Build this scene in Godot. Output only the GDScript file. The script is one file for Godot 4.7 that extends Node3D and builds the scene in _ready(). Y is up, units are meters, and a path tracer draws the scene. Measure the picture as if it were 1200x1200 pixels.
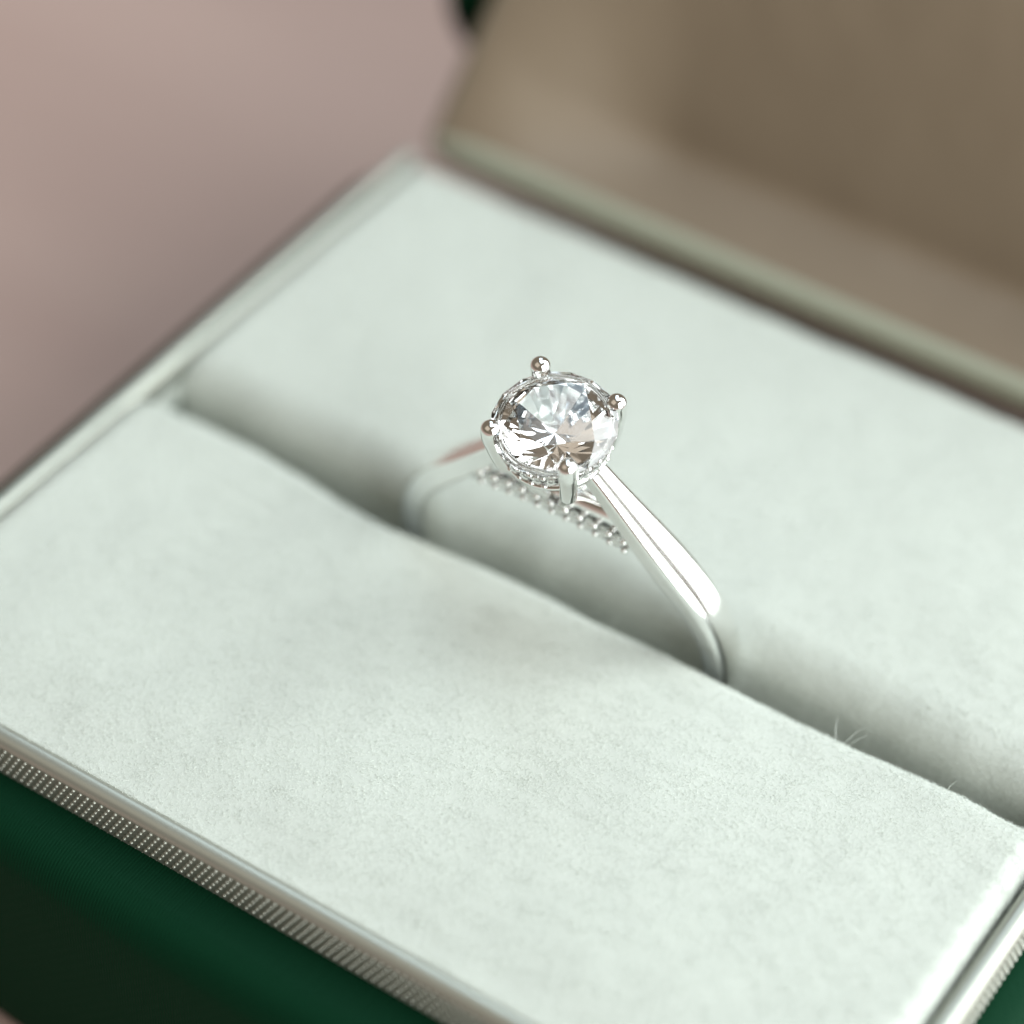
extends Node3D
# All lengths below are in millimetres; S turns them into metres when a mesh or a place is committed.
const S := 0.001
var rng := RandomNumberGenerator.new()
var wob := FastNoiseLite.new()

# ---------------------------------------------------------------- helpers
func tag(o: Node, label: String, category: String, kind := "") -> void:
	o.set_meta("label", label)
	if category != "":
		o.set_meta("category", category)
	if kind != "":
		o.set_meta("kind", kind)

func put(called: String, m: Mesh, mat: Material, parent: Node) -> MeshInstance3D:
	var o := MeshInstance3D.new()
	o.name = called
	o.mesh = m
	o.material_override = mat
	parent.add_child(o, true)
	return o

func group(called: String, parent: Node) -> Node3D:
	var o := Node3D.new()
	o.name = called
	parent.add_child(o, true)
	return o

# One shape being collected: positions in mm, smooth normals made at commit.
class Shape:
	var v := PackedVector3Array()
	var uv := PackedVector2Array()
	var ix := PackedInt32Array()

	func grid(rows: Array, close_u := false, close_v := false, uvs := []) -> void:
		var nu := rows.size()
		var nv: int = rows[0].size()
		var base := v.size()
		for i in nu:
			v.append_array(rows[i])
			if uvs.size():
				uv.append_array(uvs[i])
			else:
				for j in nv:
					uv.append(Vector2(float(i), float(j)))
		for i in (nu if close_u else nu - 1):
			var i2 := (i + 1) % nu
			for j in (nv if close_v else nv - 1):
				var j2 := (j + 1) % nv
				var a := base + i * nv + j
				var b := base + i * nv + j2
				var c := base + i2 * nv + j2
				var d := base + i2 * nv + j
				ix.append_array([a, b, c, a, c, d])

	func fan(row: PackedVector3Array) -> void:
		var base := v.size()
		var c := Vector3.ZERO
		for p in row:
			c += p
		v.append(c / row.size())
		uv.append(Vector2.ZERO)
		for p in row:
			v.append(p)
			uv.append(Vector2.ZERO)
		for j in row.size():
			ix.append_array([base, base + 1 + j, base + 1 + (j + 1) % row.size()])

	func done() -> ArrayMesh:
		var n := PackedVector3Array()
		n.resize(v.size())
		for k in range(0, ix.size(), 3):
			var a := v[ix[k]]
			var f := (v[ix[k + 2]] - a).cross(v[ix[k + 1]] - a)
			for q in 3:
				n[ix[k + q]] += f
		var p := PackedVector3Array()
		p.resize(v.size())
		for k in v.size():
			n[k] = n[k].normalized() if n[k].length_squared() > 0.0 else Vector3.UP
			p[k] = v[k] * S
		var arr := []
		arr.resize(Mesh.ARRAY_MAX)
		arr[Mesh.ARRAY_VERTEX] = p
		arr[Mesh.ARRAY_NORMAL] = n
		arr[Mesh.ARRAY_TEX_UV] = uv
		arr[Mesh.ARRAY_INDEX] = ix
		var m := ArrayMesh.new()
		m.add_surface_from_arrays(Mesh.PRIMITIVE_TRIANGLES, arr)
		return m

# A convex faceted solid about the origin: polygons with flat faces, wound clockwise from outside.
func faceted(polys: Array) -> ArrayMesh:
	var p := PackedVector3Array()
	var n := PackedVector3Array()
	var centre := Vector3(0, -0.02, 0)
	for poly in polys:
		for k in range(1, poly.size() - 1):
			var a: Vector3 = poly[0]
			var b: Vector3 = poly[k]
			var c: Vector3 = poly[k + 1]
			var f := (b - a).cross(c - a)
			if f.length() < 1e-9:
				continue
			f = f.normalized()
			if f.dot((a + b + c) / 3.0 - centre) > 0.0:
				var t := b
				b = c
				c = t
			else:
				f = -f
			p.append_array([a * S, b * S, c * S])
			n.append_array([f, f, f])
	var arr := []
	arr.resize(Mesh.ARRAY_MAX)
	arr[Mesh.ARRAY_VERTEX] = p
	arr[Mesh.ARRAY_NORMAL] = n
	var m := ArrayMesh.new()
	m.add_surface_from_arrays(Mesh.PRIMITIVE_TRIANGLES, arr)
	return m

func polar(r: float, a: float, y: float) -> Vector3:
	return Vector3(r * cos(a), y, r * sin(a))

# Round brilliant cut: girdle radius rg, its facets in the usual proportions; fold is 8 (or 6 for the small stones).
func brilliant(rg: float, table := 0.57, crown := 0.30, pav := 0.86, fold := 8) -> ArrayMesh:
	var rt := rg * table
	var hc := rg * crown
	var hp := rg * pav
	var gt := rg * 0.009
	var st := TAU / fold
	var half := st / 2.0
	var rm := rt * cos(half) + 0.52 * (rg - rt * cos(half))
	var ym := gt + (hc - gt) * (rg - rm * cos(half)) / (rg - rt)
	var rl := rg * 0.23
	var yl := -hp + (hp - gt) * rl * cos(half) / rg
	var polys := []
	var top := []
	for k in fold:
		var a := k * st
		top.append(polar(rt, a, hc))
		var t0: Vector3 = polar(rt, a, hc)
		var t1: Vector3 = polar(rt, a + st, hc)
		var m0: Vector3 = polar(rm, a - half, ym)
		var m1: Vector3 = polar(rm, a + half, ym)
		var g0: Vector3 = polar(rg, a, gt)
		var gh: Vector3 = polar(rg, a + half, gt)
		var g1: Vector3 = polar(rg, a + st, gt)
		var b0: Vector3 = polar(rg, a, -gt)
		var bh: Vector3 = polar(rg, a + half, -gt)
		var b1: Vector3 = polar(rg, a + st, -gt)
		polys.append([t0, m1, t1])
		polys.append([t0, m0, g0, m1])
		polys.append([m1, g0, gh])
		polys.append([m1, gh, g1])
		polys.append([g0, b0, bh, gh])
		polys.append([gh, bh, b1, g1])
		var l0: Vector3 = polar(rl, a - half, yl)
		var l1: Vector3 = polar(rl, a + half, yl)
		var cu := Vector3(0, -hp, 0)
		polys.append([cu, l0, b0, l1])
		polys.append([l1, b0, bh])
		polys.append([l1, bh, b1])
	polys.append(top)
	return faceted(polys)

# Points and outward normals round a rectangle with round corners, in the plane y = 0. From the back left corner, to the front, to the right, and back.
func rounded_rect(x0: float, x1: float, z0: float, z1: float, r: float, step := 2.0) -> Array:
	var out := []
	var corners := [[Vector2(x0 + r, z0 + r), PI, "l"], [Vector2(x0 + r, z1 - r), PI / 2, ""], [Vector2(x1 - r, z1 - r), 0.0, ""], [Vector2(x1 - r, z0 + r), -PI / 2, ""]]
	for c in 4:
		var o: Vector2 = corners[c][0]
		var a1: float = corners[c][1]
		for k in 9:
			var a := a1 + PI / 2 - (PI / 2) * k / 8.0
			if c == 0:
				a = PI * 1.5 - (PI / 2) * k / 8.0
			var n := Vector2(cos(a), sin(a))
			out.append([o + n * r, n])
		var here: Vector2 = out[-1][0]
		var n1: Vector2 = out[-1][1]
		var nxt: Vector2 = corners[(c + 1) % 4][0] + n1 * r
		var far := here.distance_to(nxt)
		var m := int(far / step)
		for k in range(1, m):
			out.append([here.lerp(nxt, float(k) / m), n1])
	return out

func along(path: Array, prof: Array, closed: bool, sh: Shape, puffed := false, hinged := false) -> void:
	var rows := []
	var uvs := []
	var run := 0.0
	for k in path.size():
		var p: Vector2 = path[k][0]
		var n: Vector2 = path[k][1]
		if k:
			run += p.distance_to(path[k - 1][0])
		var row := PackedVector3Array()
		var uvr := PackedVector2Array()
		var d := 0.0
		for j in prof.size():
			var q: Vector2 = prof[j]
			if j:
				d += q.distance_to(prof[j - 1])
			if hinged and n.y > 0.0:   # the hinge side of the lid stays below its lining
				q.y -= 11.0 * smoothstep(0.65, 0.98, n.y)
			if puffed and n.x < -0.5 and q.x > 1.0:
				q.x += 0.95
			if puffed and n.y > 0.3 and q.x > 1.0:   # the padded front swells towards its middle
				q.x += 1.6 * n.y * clampf(1.0 - pow((p.x - 8.0) / 30.0, 2.0), 0.0, 1.0)
			row.append(Vector3(p.x + n.x * q.x, q.y, p.y + n.y * q.x))
			uvr.append(Vector2(run, d))
		rows.append(row)
		uvs.append(uvr)
	if closed:   # the seam repeats its first row, so that the texture does not run backwards
		rows.append(rows[0])
		var last := PackedVector2Array()
		for q in uvs[0]:
			last.append(Vector2(run + 2.0, q.y))
		uvs.append(last)
	sh.grid(rows, false, false, uvs)

# Points on a smooth curve through the given ones.
func curve(pts: Array, per := 6) -> Array:
	var out := []
	for k in pts.size() - 1:
		var a: Vector2 = pts[max(k - 1, 0)]
		var b: Vector2 = pts[k]
		var c: Vector2 = pts[k + 1]
		var d: Vector2 = pts[min(k + 2, pts.size() - 1)]
		for i in per:
			out.append(b.cubic_interpolate(c, a, d, float(i) / per))
	out.append(pts[-1])
	return out

# A round tube along points with radii.
func tube(sh: Shape, pts: Array, rad: Array, sides := 16) -> void:
	var rows := []
	for k in pts.size():
		var t: Vector3 = (pts[min(k + 1, pts.size() - 1)] - pts[max(k - 1, 0)]).normalized()
		var u := t.cross(Vector3(0.31, 0.17, 0.94)).normalized()
		var w := t.cross(u)
		var row := PackedVector3Array()
		for j in sides:
			var a := TAU * j / sides
			row.append(pts[k] + (u * cos(a) + w * sin(a)) * rad[k])
		rows.append(row)
	sh.grid(rows, false, true)

func lathe(sh: Shape, prof: Array, steps := 72) -> void:
	var rows := []
	for k in steps:
		var a := TAU * k / steps
		var row := PackedVector3Array()
		for q in prof:
			row.append(Vector3(q.x * cos(a), q.y, q.x * sin(a)))
		rows.append(row)
	sh.grid(rows, true, true)

# ---------------------------------------------------------------- materials
func std(c: Color, rough: float, metal := 0.0) -> StandardMaterial3D:
	var m := StandardMaterial3D.new()
	m.albedo_color = c.linear_to_srgb()
	m.roughness = rough
	m.metallic = metal
	return m

func noise_tex(freq: float, seed_: int, ramp: Gradient = null, octaves := 4, normal := false, strength := 4.0) -> NoiseTexture2D:
	var n := FastNoiseLite.new()
	n.seed = seed_
	n.frequency = freq
	n.fractal_octaves = octaves
	var t := NoiseTexture2D.new()
	t.width = 512
	t.height = 512
	t.seamless = true
	t.noise = n
	t.as_normal_map = normal
	t.bump_strength = strength
	if ramp:
		t.color_ramp = ramp
	return t

func ramp2(a: Color, b: Color) -> Gradient:
	var g := Gradient.new()
	g.set_color(0, a)
	g.set_color(1, b)
	return g

func weave_tex() -> ImageTexture:
	var im := Image.create(128, 128, false, Image.FORMAT_RGB8)
	var r := RandomNumberGenerator.new()
	r.seed = 5
	var jit := []
	for k in 16:
		jit.append(r.randf() * 0.25)
	for y in 128:
		for x in 128:
			var col := x / 8
			var h := 0.5 + 0.5 * sin(TAU * x / 8.0)
			var dash := 0.75 + 0.25 * sin(TAU * (y / 32.0 + (col % 4) * 0.25))
			var val := clampf(h * dash * (0.85 + jit[col]), 0.0, 1.0)
			im.set_pixel(x, y, Color(val, val, val))
	return ImageTexture.create_from_image(im)

# ---------------------------------------------------------------- the scene
func _ready() -> void:
	rng.seed = 11
	wob.seed = 3
	wob.frequency = 0.05
	wob.fractal_octaves = 3

	# camera
	var cam := Camera3D.new()
	cam.name = "camera"
	cam.fov = 20.18
	cam.near = 0.01
	cam.far = 20.0
	cam.transform = Transform3D(Basis(Vector3(0.8319, 0.0263, -0.5543), Vector3(-0.3999, 0.7210, -0.5659), Vector3(0.3848, 0.6924, 0.6103)).orthonormalized(), Vector3(59.646, 107.330, 94.592) * S)
	add_child(cam)
	cam.make_current()
	var around := WorldEnvironment.new()
	around.name = "room_air"
	var env := Environment.new()
	env.background_mode = Environment.BG_COLOR
	env.background_color = Color(0.190, 0.157, 0.118).linear_to_srgb()
	env.tonemap_mode = Environment.TONE_MAPPER_LINEAR
	env.tonemap_exposure = 1.0
	env.sdfgi_enabled = true
	env.ssao_enabled = true
	env.ssil_enabled = true
	around.environment = env
	var optics := CameraAttributesPhysical.new()
	optics.frustum_focal_length = 50.0
	optics.exposure_aperture = 6.5
	optics.frustum_focus_distance = 0.1405
	around.camera_attributes = optics
	add_child(around)
	# daylight: two unseen windows light the box from behind and from its right
	unseen_light("unseen_back_window_light", Vector3(-0.20, 0.95, -0.40), Vector3(0.06, 0.0, 0), Vector2(0.36, 1.20), Color(0.85, 0.94, 1.0), 0.95)
	unseen_light("unseen_back_window_light", Vector3(0.26, 0.95, -0.40), Vector3(0.06, 0.0, 0), Vector2(0.46, 1.20), Color(0.93, 0.98, 1.0), 0.95)
	unseen_light("unseen_side_window_light", Vector3(0.44, 0.24, -0.42), Vector3(0, 0.10, 0), Vector2(0.54, 0.74), Color(0.96, 0.985, 0.985), 1.65)
	unseen_light("unseen_side_window_light", Vector3(0.60, 0.24, 0.15), Vector3(0, 0.10, 0), Vector2(0.50, 0.74), Color(0.96, 0.985, 0.985), 2.2)
	# unseen warm ceiling bounce towards the viewer, tinting metal and lighting the slot
	unseen_light("unseen_ceiling_bounce", Vector3(-0.35, 0.95, 0.80), Vector3(0, 0.0, 0.05), Vector2(1.1, 0.9), Color(1.0, 0.94, 0.86), 0.14)

	table()
	box()
	ring()

func unseen_light(called: String, at: Vector3, to: Vector3, size: Vector2, c: Color, energy: float) -> void:
	var l := AreaLight3D.new()
	l.name = called
	l.area_size = size
	l.area_normalize_energy = false
	l.light_color = c
	l.light_energy = energy
	l.shadow_enabled = true
	add_child(l, true)
	l.look_at_from_position(at, to, Vector3.UP)

# ---------------------------------------------------------------- table
func table() -> void:
	var m := std(Color(1, 1, 1), 0.5)
	m.albedo_texture = noise_tex(0.007, 21, ramp2(Color(0.62, 0.52, 0.485), Color(0.685, 0.585, 0.548)))
	m.uv1_triplanar = true
	m.uv1_world_triplanar = true
	m.uv1_scale = Vector3(1.5, 1.5, 9.0)
	m.metallic_specular = 0.5
	var pm := BoxMesh.new()
	pm.size = Vector3(1.3, 0.03, 1.2)
	var t := put("table_top", pm, m, self)
	t.position = Vector3(-0.545, -0.0191 - 0.015, 0)
	tag(t, "brown polished table top that the ring box stands on", "", "structure")

# ---------------------------------------------------------------- the box
const X0 := -23.0
const X1 := 34.8
const Z0 := -23.4
const Z1 := 27.6
const PAD_X0 := -22.3
const PAD_X1 := 34.0

var fabric: StandardMaterial3D
var fibre: StandardMaterial3D
var foil: StandardMaterial3D
var satin: StandardMaterial3D

func box() -> void:
	fabric = std(Color(0.495, 0.522, 0.475), 0.95)
	fabric.rim_enabled = true
	fabric.rim = 0.3
	fibre = std(Color(0.80, 0.83, 0.775), 0.8)
	fibre.metallic_specular = 0.25
	fibre.backlight_enabled = true
	fibre.backlight = Color(0.42, 0.42, 0.41)
	foil = std(Color(0.385, 0.395, 0.345), 0.34, 0.65)
	satin = std(Color(0.0028, 0.025, 0.011), 0.55)
	satin.metallic_specular = 0.13
	satin.heightmap_enabled = true
	satin.heightmap_texture = weave_tex()
	satin.heightmap_scale = 0.0015
	satin.uv1_scale = Vector3(0.35, 0.35, 1.0)

	var b := group("ring_box", self)
	tag(b, "open dark green ring box with cream velvet slot cushions and silver beaded rim", "ring box")

	# outside of the tray
	var path := rounded_rect(X0, X1, Z0, Z1, 2.5, 1.5)
	var sh := Shape.new()
	along(path, curve([Vector2(-1.4, -2.5), Vector2(0.4, -2.5), Vector2(1.2, -2.6), Vector2(2.1, -3.0), Vector2(2.75, -3.9), Vector2(3.0, -5.4), Vector2(3.05, -11.0), Vector2(3.0, -17.4), Vector2(2.6, -18.6), Vector2(1.6, -19.05), Vector2(-3.0, -19.05)], 4), true, sh, true)
	put("tray_shell", sh.done(), satin, b)

	# inside of the tray: wall lining and floor under the cushions
	sh = Shape.new()
	along(path, [Vector2(-1.0, -1.0), Vector2(-1.05, -12.0), Vector2(-3.0, -12.2), Vector2(-27.0, -12.2)], true, sh)
	put("tray_lining", sh.done(), fabric, b)

	# silver moulding on three sides of the tray; the hinge side has none
	var open_path := []
	for k in path.size():
		var n: Vector2 = path[k][1]
		var p: Vector2 = path[k][0]
		if n.y > -0.25 and p.y > Z0 + 0.5:
			open_path.append(path[k])
	open_path.push_front([Vector2(X0, Z0 + 0.35), Vector2(-1, 0)])
	open_path.push_back([Vector2(X1, Z0 + 0.35), Vector2(1, 0)])
	var trim_prof := [Vector2(-0.6, -3.0), Vector2(-0.6, -1.0)]
	for k in 25:
		var ta := PI - PI * k / 24.0
		trim_prof.append(Vector2(0.6 * cos(ta), -0.6 + 0.6 * sin(ta)))
	trim_prof.append_array([Vector2(0.6, -1.0), Vector2(0.6, -2.7)])
	sh = Shape.new()
	along(open_path, trim_prof, false, sh)
	var trim := put("tray_rim", sh.done(), foil, b)
	beads(open_path, trim)

	# cushions
	cushion("front_cushion", "", 3.75, 27.32, 1.7, 0.22, true, b)
	cushion("back_cushion", "", -22.6, 1.15, 0.9, 2.3, false, b)

	# lid, leaning back from the hinge
	var lid := group("lid", b)
	lid.position = Vector3(0, 0.0, Z0) * S
	lid.rotation.x = deg_to_rad(45.0)
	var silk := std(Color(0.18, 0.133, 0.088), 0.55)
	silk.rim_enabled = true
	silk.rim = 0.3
	var lx0 := -21.9
	var lx1 := 33.6
	var lpath := rounded_rect(lx0, lx1, -50.5, -0.62, 1.2, 2.0)
	sh = Shape.new()
	along(lpath, trim_prof, true, sh)
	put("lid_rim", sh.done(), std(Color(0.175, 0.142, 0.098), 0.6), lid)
	# pale cloth welt along the hinge
	sh = Shape.new()
	var welt := []
	var fat := []
	for k in 25:
		welt.append(Vector3(lerpf(lx0 + 0.2, lx1 - 0.2, k / 24.0), -0.2, -1.15))
		fat.append(0.72 if k > 0 and k < 24 else 0.4)
	tube(sh, welt, fat, 20)
	put("hinge_welt", sh.done(), std(Color(0.27, 0.272, 0.205), 0.8), lid)
	# padded lining: sloping border, then a sunken panel
	sh = Shape.new()
	var rows := []
	var nx := 60
	var nz := 90
	for i in nx + 1:
		var row := PackedVector3Array()
		var x := lerpf(lx0 + 0.3, lx1 - 0.3, float(i) / nx)
		for j in nz + 1:
			var z := lerpf(-50.2, -0.7, float(j) / nz)
			var ex := minf(x - lx0 - 0.3, lx1 - 0.3 - x)
			var ez := minf(-0.7 - z, z + 50.2)
			var sx := smoothstep(0.0, 1.0, clampf(ex / 13.0, 0, 1))
			var sz := smoothstep(-0.25, 1.0, clampf(ez / 6.0, 0, 1)) - smoothstep(-0.25, 1.0, 0.0) * (1.0 - clampf(ez / 2.0, 0, 1))
			var bulge := 5.0 * sin(PI / 2 * clampf((ez - 6.0) / 18.0, 0, 1)) * sx
			var lip := 0.0
			row.append(Vector3(x, 0.02 - 4.6 * sx * sz + bulge + lip * sx + wob.get_noise_2d(x * 2.0, z * 2.0) * 0.12, z))
		rows.append(row)
	sh.grid(rows)
	put("lid_lining", sh.done(), silk, lid)
	# outside of the lid, puffed out past its rim except near the hinge
	sh = Shape.new()
	along(rounded_rect(lx0 - 0.4, lx1 + 0.4, -51.0, -11.3, 1.4, 2.0), curve([Vector2(-1.2, -2.3), Vector2(0.9, -1.5), Vector2(2.8, -1.2), Vector2(4.3, -1.8), Vector2(5.2, -3.4), Vector2(5.4, -6.0), Vector2(4.0, -11.0), Vector2(3.0, -14.5), Vector2(0.5, -16.5), Vector2(-6.0, -17.5), Vector2(-19.0, -18.0)], 4), true, sh, false, true)
	along(rounded_rect(lx0 + 0.3, lx1 - 0.3, -16.0, -0.8, 1.0, 2.0), [Vector2(0.4, -2.4), Vector2(0.5, -3.5), Vector2(0.5, -12.0), Vector2(-0.5, -15.0), Vector2(-7.0, -15.6)], true, sh)
	put("lid_shell", sh.done(), satin, lid)

# Fine raised dots pressed into the outer face of a moulding.
func beads(path: Array, parent: Node) -> void:
	var bump := SphereMesh.new()
	bump.radius = 0.11 * S
	bump.height = 0.2 * S
	bump.radial_segments = 8
	bump.rings = 4
	var buf := PackedFloat32Array()
	var run := 0.0
	var next := 0.0
	var count := 0
	var odd := 0
	var pitch := 0.22
	for k in range(1, path.size()):
		var p0: Vector2 = path[k - 1][0]
		var p1: Vector2 = path[k][0]
		var n: Vector2 = ((path[k][1] + path[k - 1][1]) as Vector2).normalized()
		var far := p0.distance_to(p1)
		while next <= run + far:
			var p := p0.lerp(p1, (next - run) / maxf(far, 1e-6)) + n * 0.6
			for r in 3:
				var y := -0.70 - 0.76 * r - 0.38 * odd
				buf.append_array([1, 0, 0, p.x * S, 0, 1, 0, y * S, 0, 0, 1, p.y * S])
				count += 1
			odd = 1 - odd
			next += pitch
		run += far
	var mm := MultiMesh.new()
	mm.transform_format = MultiMesh.TRANSFORM_3D
	mm.mesh = bump
	mm.instance_count = count
	mm.buffer = buf
	var o := MultiMeshInstance3D.new()
	o.name = "embossed_dots"
	o.multimesh = mm
	o.material_override = foil
	o.set_meta("kind", "stuff")
	parent.add_child(o, true)

# One velvet pad: a section across z, rounded at both edges, run along x and rounded off at its ends. Its nap is real fibres.
func cushion(called: String, _label: String, z0: float, z1: float, r0: float, r1: float, front: bool, parent: Node) -> void:
	var top := 0.30 if front else 0.05
	var prof := []   # (z, y), from the bottom of the z0 side over the top to the z1 side
	prof.append(Vector2(z0, -11.5))
	for k in 6:
		prof.append(Vector2(z0, lerpf(-9.0, top - r0 - 0.3, k / 5.0)))
	for k in range(1, 13):
		var a := PI / 2 * k / 12.0
		prof.append(Vector2(z0 + r0 * (1 - cos(a)), top - r0 * (1 - sin(a))))
	var n := 44
	for k in range(1, n):
		prof.append(Vector2(lerpf(z0 + r0, z1 - r1, float(k) / n), top))
	for k in range(0, 13):
		var a := PI / 2 * k / 12.0
		prof.append(Vector2(z1 - r1 + r1 * sin(a), top - r1 * (1 - cos(a))))
	for k in 6:
		prof.append(Vector2(z1, lerpf(top - r1 - 0.3, -9.0, k / 5.0)))
	prof.append(Vector2(z1, -11.5))
	var xs := []
	var er := 1.2
	for k in 8:
		xs.append(PAD_X0 + er * (1 - cos(PI / 2 * k / 8.0)))
	for k in 101:
		xs.append(lerpf(PAD_X0 + er, PAD_X1 - er, k / 100.0))
	for k in range(1, 9):
		xs.append(PAD_X1 - er + er * sin(PI / 2 * k / 8.0))
	var rows := []
	var side := 3.0 if front else -3.0
	for x in xs:
		var row := PackedVector3Array()
		var e := minf(x - PAD_X0, PAD_X1 - x)
		var drop := 0.0
		if e < er:
			drop = er - sqrt(maxf(er * er - (er - e) * (er - e), 0.0))
		for q in prof:
			var z: float = q.x
			var y: float = q.y
			# worn, hand-laid foam: slow waves on the top, a slot edge that wanders, a dent where the ring pushes it open
			var lift := clampf((y + 3.0) / 3.0, 0, 1)
			var t := clampf((z - z0) / (z1 - z0), 0, 1)
			y += lift * (0.45 * sin(PI * t) * (1.0 - pow((x - 6.0) / 32.0, 2.0)) + 0.14 * wob.get_noise_2d(x * 1.4, z * 1.4 + side * 40.0) + 0.015 * wob.get_noise_2d(x * 7.0 + 90.0, z * 7.0))
			if front:
				y -= lift * 0.45 * exp(-pow((z1 - z) / 3.0, 2.0))
				var near := exp(-pow((z - z0) / 2.5, 2.0))
				z += near * (0.17 * wob.get_noise_1d(x * 2.2 + 13.0) - 0.32 * exp(-pow((x + 17.0) / 5.0, 2.0)) + 0.55 * exp(-pow((x + 5.5) / 4.0, 2.0)) - 0.3 * smoothstep(18.0, 32.0, x))
			else:
				z += exp(-pow((z - z1) / 2.5, 2.0)) * 0.3 * wob.get_noise_1d(x * 2.0 + 77.0)
			if y > -11.0:
				y -= drop * lift
			row.append(Vector3(x, y, z))
		rows.append(row)
	var sh := Shape.new()
	sh.grid(rows)
	sh.fan(rows[0])
	sh.fan(rows[-1])
	var c := put(called, sh.done(), fabric, parent)
	nap(rows, c, front)

func tuft(fibres: int, spread: float, length: float, seed_: int) -> ArrayMesh:
	var r := RandomNumberGenerator.new()
	r.seed = seed_
	var sh := Shape.new()
	for k in fibres:
		var p := Vector3(r.randf_range(-1, 1), 0, r.randf_range(-1, 1)) * spread
		var a := r.randf() * TAU
		var lean := r.randf_range(1.1, 1.52)
		var len := length * r.randf_range(0.55, 1.2)
		var out := Vector3(cos(a) * sin(lean), cos(lean), sin(a) * sin(lean))
		var bend := Vector3(r.randf_range(-1, 1), r.randf_range(-0.5, 0.4), r.randf_range(-1, 1)) * 0.35
		var pts := [p - Vector3(0, 0.03, 0)]
		pts.append(p + out * len * 0.5 + bend * len * 0.1)
		pts.append(p + (out + bend * 0.6) * len)
		tube(sh, pts, [0.007, 0.0065, 0.003], 3)
	return sh.done()

func nap(rows: Array, parent: Node, front: bool) -> void:
	var nv: int = rows[0].size()
	# choose faces by their area, on the upper part only
	var cells := []
	var carry := 0.0
	for i in rows.size() - 1:
		for j in nv - 1:
			var a: Vector3 = rows[i][j]
			var b: Vector3 = rows[i + 1][j]
			var c: Vector3 = rows[i][j + 1]
			var d: Vector3 = rows[i + 1][j + 1]
			if (a.y + d.y) / 2 < -4.5:
				continue
			# spread evenly: every face of the pad gets its share of tufts
			carry += ((b - a).cross(c - a).length() * 0.5 + (d - b).cross(d - c).length() * 0.5) * 2.6
			while carry > 0.0:
				cells.append([a, b, c, d])
				carry -= 1.0
	var meshes := [tuft(22, 0.5, 0.18, 71), tuft(22, 0.5, 0.26, 72)]
	var per := cells.size()
	for kind in 2:
		var buf := PackedFloat32Array()
		buf.resize(per * 12)
		for k in per:
			var q: Array = cells[k]
			var u := rng.randf()
			var w := rng.randf()
			var p: Vector3 = (q[0] as Vector3).lerp(q[1], u).lerp((q[2] as Vector3).lerp(q[3], u), w)
			var n: Vector3 = ((q[2] - q[0]) as Vector3).cross(q[1] - q[0]).normalized()
			if n.y < -0.2 or (n.y < 0.0 and false):
				n = -n
			var ax := n.cross(Vector3(cos(u * 40.0), 0.13, sin(u * 40.0))).normalized()
			var az := ax.cross(n)
			var s := rng.randf_range(0.7, 1.15)
			ax *= s
			az *= s
			n *= s
			var o := k * 12
			buf[o] = ax.x
			buf[o + 1] = n.x
			buf[o + 2] = az.x
			buf[o + 3] = p.x * S
			buf[o + 4] = ax.y
			buf[o + 5] = n.y
			buf[o + 6] = az.y
			buf[o + 7] = p.y * S
			buf[o + 8] = ax.z
			buf[o + 9] = n.z
			buf[o + 10] = az.z
			buf[o + 11] = p.z * S
		var mm := MultiMesh.new()
		mm.transform_format = MultiMesh.TRANSFORM_3D
		mm.mesh = meshes[kind]
		mm.instance_count = per
		mm.buffer = buf
		var o2 := MultiMeshInstance3D.new()
		o2.name = "velvet_nap"
		o2.multimesh = mm
		o2.material_override = fibre
		o2.set_meta("kind", "stuff")
		parent.add_child(o2, true)
	if front:   # a few long stray hairs standing up at the edge of the slot
		var sh := Shape.new()
		for h in [[22.2, 0.9, -0.5], [22.9, 1.1, 0.6], [23.2, 0.8, 0.9], [9.0, 0.6, 0.2], [28.5, 0.6, 0.4]]:
			var p := Vector3(h[0], 0.15, 4.1)
			var up := Vector3(h[2] * 0.7, 0.8, -0.5).normalized()
			tube(sh, [p - up * 0.3, p + up * h[1] * 0.5, p + (up + Vector3(0.15, 0, 0)) * h[1]], [0.012, 0.011, 0.005], 4)
		put("stray_hairs", sh.done(), fibre, parent).set_meta("kind", "stuff")

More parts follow.
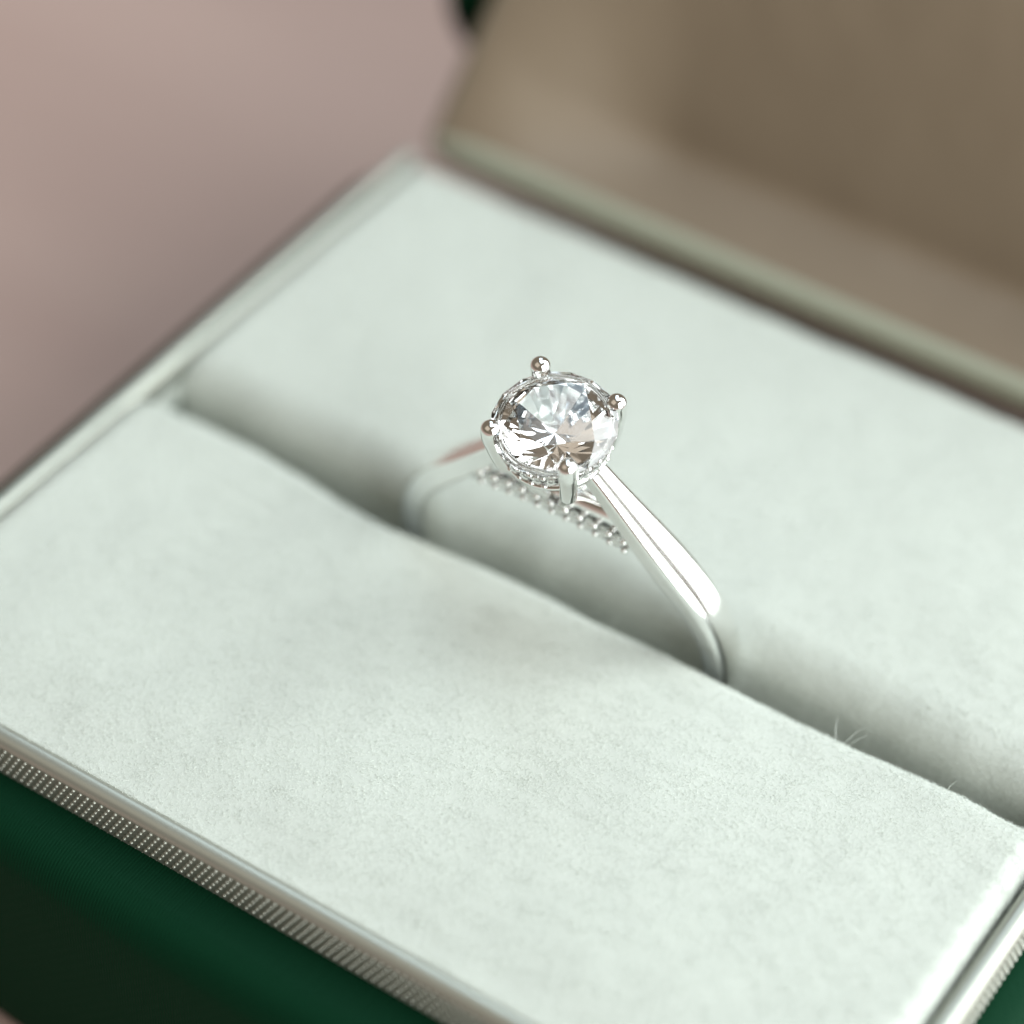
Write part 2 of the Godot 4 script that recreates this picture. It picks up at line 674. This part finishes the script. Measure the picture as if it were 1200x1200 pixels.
# ---------------------------------------------------------------- the ring
func ring() -> void:
	var metal := std(Color(0.90, 0.90, 0.885), 0.09, 1.0)
	var gem := StandardMaterial3D.new()
	gem.albedo_color = Color(1, 1, 1, 0)
	gem.transparency = BaseMaterial3D.TRANSPARENCY_ALPHA
	gem.roughness = 0.0
	gem.refraction_enabled = true
	gem.refraction_scale = 0.088

	var r := group("engagement_ring", self)
	r.transform = Transform3D(Basis(Vector3(0.9988, -0.0418, -0.025), Vector3(0.0465, 0.9716, 0.232), Vector3(0.0146, -0.2328, 0.9724)).orthonormalized(), Vector3(4.969, -1.119, 1.932) * S)
	tag(r, "white gold engagement ring with round clear stone, standing in the cushion slot", "ring")

	# band: from the left of the head down round the finger hole and up to the right of the head
	var outer := [Vector2(2.1, 13.2), Vector2(3.15, 12.0), Vector2(4.52, 10.43), Vector2(5.78, 9.02), Vector2(6.83, 7.86)]
	var inner := [Vector2(1.8, 11.85), Vector2(2.6, 10.8), Vector2(3.7, 9.35), Vector2(4.75, 8.0), Vector2(5.65, 6.85)]
	var o_pts := []
	var i_pts := []
	for k in outer.size():
		o_pts.append(Vector2(-outer[k].x, outer[k].y))
		i_pts.append(Vector2(-inner[k].x, inner[k].y))
	for k in 32:
		var a := deg_to_rad(lerpf(-50.0, -310.0, k / 31.0))
		o_pts.append(Vector2(sin(a), cos(a)) * 10.3)
		i_pts.append(Vector2(sin(a), cos(a)) * 8.70)
	for k in range(outer.size() - 1, -1, -1):
		o_pts.append(outer[k])
		i_pts.append(inner[k])
	o_pts = curve(o_pts, 5)
	i_pts = curve(i_pts, 5)
	for again in 24:   # ease the bend between arms and hoop
		for q in [o_pts, i_pts]:
			var was: Array = q.duplicate()
			for k in range(1, q.size() - 1):
				q[k] = was[k] * 0.5 + (was[k - 1] + was[k + 1]) * 0.25
	var rows := []
	for k in o_pts.size():
		var mid: Vector2 = (o_pts[k] + i_pts[k]) / 2.0
		var out: Vector2 = (o_pts[k] - i_pts[k]) / 2.0
		var wide := lerpf(0.62, 1.06, smoothstep(13.0, 6.5, mid.y))
		var row := PackedVector3Array()
		for j in 48:
			var a := TAU * j / 48.0
			var c := cos(a)
			var s := sin(a)
			var e := 0.30
			var cc := signf(c) * pow(absf(c), e)
			var ss := signf(s) * pow(absf(s), e)
			var dome := 1.0 - 0.28 * ss * ss if c > 0 else 1.0 - 0.05 * ss * ss
			var q: Vector2 = mid + out * cc * dome
			row.append(Vector3(q.x, q.y, ss * wide))
		rows.append(row)
	var sh := Shape.new()
	sh.grid(rows, false, true)
	sh.fan(rows[0])
	sh.fan(rows[-1])
	put("band", sh.done(), std(Color(0.90, 0.90, 0.885), 0.14, 1.0), r)

	# jewelled bridge across the top of the finger hole
	sh = Shape.new()
	rows = []
	for k in 41:
		var x := lerpf(-5.5, 5.4, k / 40.0)
		var y := bridge_y(x)
		var row := PackedVector3Array()
		var web := clampf(8.5 + (4.5 - absf(x)) * 1.25, 8.7, 9.75) - y   # the plate behind the stones reaches up to the arms
		for q in [Vector2(web, 0.30), Vector2(0.52, 0.42), Vector2(0.42, 0.62), Vector2(-0.40, 0.62), Vector2(-0.50, 0.50), Vector2(-0.50, -0.50), Vector2(-0.40, -0.62), Vector2(0.42, -0.62), Vector2(0.52, -0.42), Vector2(web, -0.30)]:
			row.append(Vector3(x, y + q.x, q.y))
		rows.append(row)
	sh.grid(rows, false, true)
	put("bridge", sh.done(), metal, r)

	var small := brilliant(0.44, 0.56, 0.34, 0.7, 6)
	var bead := SphereMesh.new()
	bead.radius = 0.19 * S
	bead.height = 0.38 * S
	bead.radial_segments = 14
	bead.rings = 8
	for side in [1.0, -1.0]:
		for k in 11:
			var x := -4.75 + 0.85 * k
			var st := put("accent_stone", small, gem, r)
			st.basis = Basis(Vector3.RIGHT, side * PI / 2) * Basis(Vector3.UP, k * 0.4)
			st.position = Vector3(x, bridge_y(x), side * 0.76) * S
			var xb := x + 0.425
			for d in [-0.37, 0.36]:
				var bd := put("bead", bead, metal, r)
				bd.position = Vector3(xb, bridge_y(xb) + d, side * 0.80) * S

	# hidden halo: collar under the stone, set with small stones
	sh = Shape.new()
	lathe(sh, [Vector2(2.30, 13.05), Vector2(2.30, 14.35), Vector2(2.50, 14.47), Vector2(2.72, 14.50), Vector2(2.86, 14.46), Vector2(2.88, 14.36), Vector2(2.80, 14.28), Vector2(2.68, 14.22), Vector2(2.62, 13.42), Vector2(2.74, 13.36), Vector2(2.80, 13.26), Vector2(2.78, 13.12), Vector2(2.64, 13.03)], 96)
	put("halo_collar", sh.done(), metal, r)
	var spin := 0.767
	for quarter in 4:
		for k in 5:
			var a := spin + quarter * PI / 2 + deg_to_rad(17.0 + 14.0 * k)
			var out := Vector3(-cos(a), 0, sin(a))
			if k < 5:
				var st := put("halo_stone", small, gem, r)
				st.basis = Basis(Vector3.UP.cross(out).normalized(), PI / 2) * Basis(Vector3.UP, k * 0.5)
				st.position = (out * 2.72 + Vector3(0, 13.82, 0)) * S
				st.scale = Vector3(0.86, 0.86, 0.86)
			if k < 4:
				var ab := a + deg_to_rad(7.0)
				for d in [-0.36, 0.34]:
					var bd := put("bead", bead, metal, r)
					bd.position = Vector3(-cos(ab) * 2.78, 13.82 + d, sin(ab) * 2.78) * S
					bd.scale = Vector3(0.8, 0.8, 0.8)

	# basket wires from the collar down to the bridge
	sh = Shape.new()
	for quarter in 4:
		var a := spin + quarter * PI / 2
		var out := Vector3(-cos(a), 0, sin(a))
		tube(sh, [out * 2.6 + Vector3(0, 13.2, 0), out * 2.3 + Vector3(0, 12.0, 0), out * 1.5 + Vector3(0, 10.3, 0), out * 0.6 + Vector3(0, 9.0, 0)], [0.34, 0.34, 0.34, 0.34], 12)
	put("basket", sh.done(), metal, r)

	# four claws
	for quarter in 4:
		var a := spin + quarter * PI / 2
		var out := Vector3(-cos(a), 0, sin(a))
		var axis := curve([Vector2(2.66, 12.45), Vector2(2.88, 13.3), Vector2(3.06, 14.3), Vector2(3.15, 14.95), Vector2(3.13, 15.5)], 5)
		var pts := []
		var rad := []
		var p0: Vector2 = axis[0]
		var d0: Vector2 = (axis[0] - axis[1]).normalized()
		for k in range(6, 0, -1):
			var t := PI / 2 * k / 6.0
			pts.append(out * (p0.x + d0.x * 0.45 * sin(t)) + Vector3(0, p0.y + d0.y * 0.45 * sin(t), 0))
			rad.append(maxf(0.45 * cos(t), 0.002))
		for k in axis.size():
			pts.append(out * axis[k].x + Vector3(0, axis[k].y, 0))
			rad.append(lerpf(0.45, 0.51, smoothstep(0.0, 1.0, float(k) / (axis.size() - 1))))
		var p1: Vector2 = axis[-1]
		for k in range(1, 11):
			var t := PI / 2 * k / 10.0
			pts.append(out * (p1.x - 0.04 * sin(t)) + Vector3(0, p1.y + 0.46 * sin(t), 0))
			rad.append(maxf(0.51 * cos(t), 0.002))
		sh = Shape.new()
		tube(sh, pts, rad, 28)
		put("claw", sh.done(), metal, r)

	# the stone
	var stone := put("round_stone", brilliant(3.18, 0.60, 0.26), gem, r)
	stone.position = Vector3(0, 14.85, 0) * S
	stone.rotation.y = 0.30

func bridge_y(x: float) -> float:
	return 8.50 - 0.021 * x * x
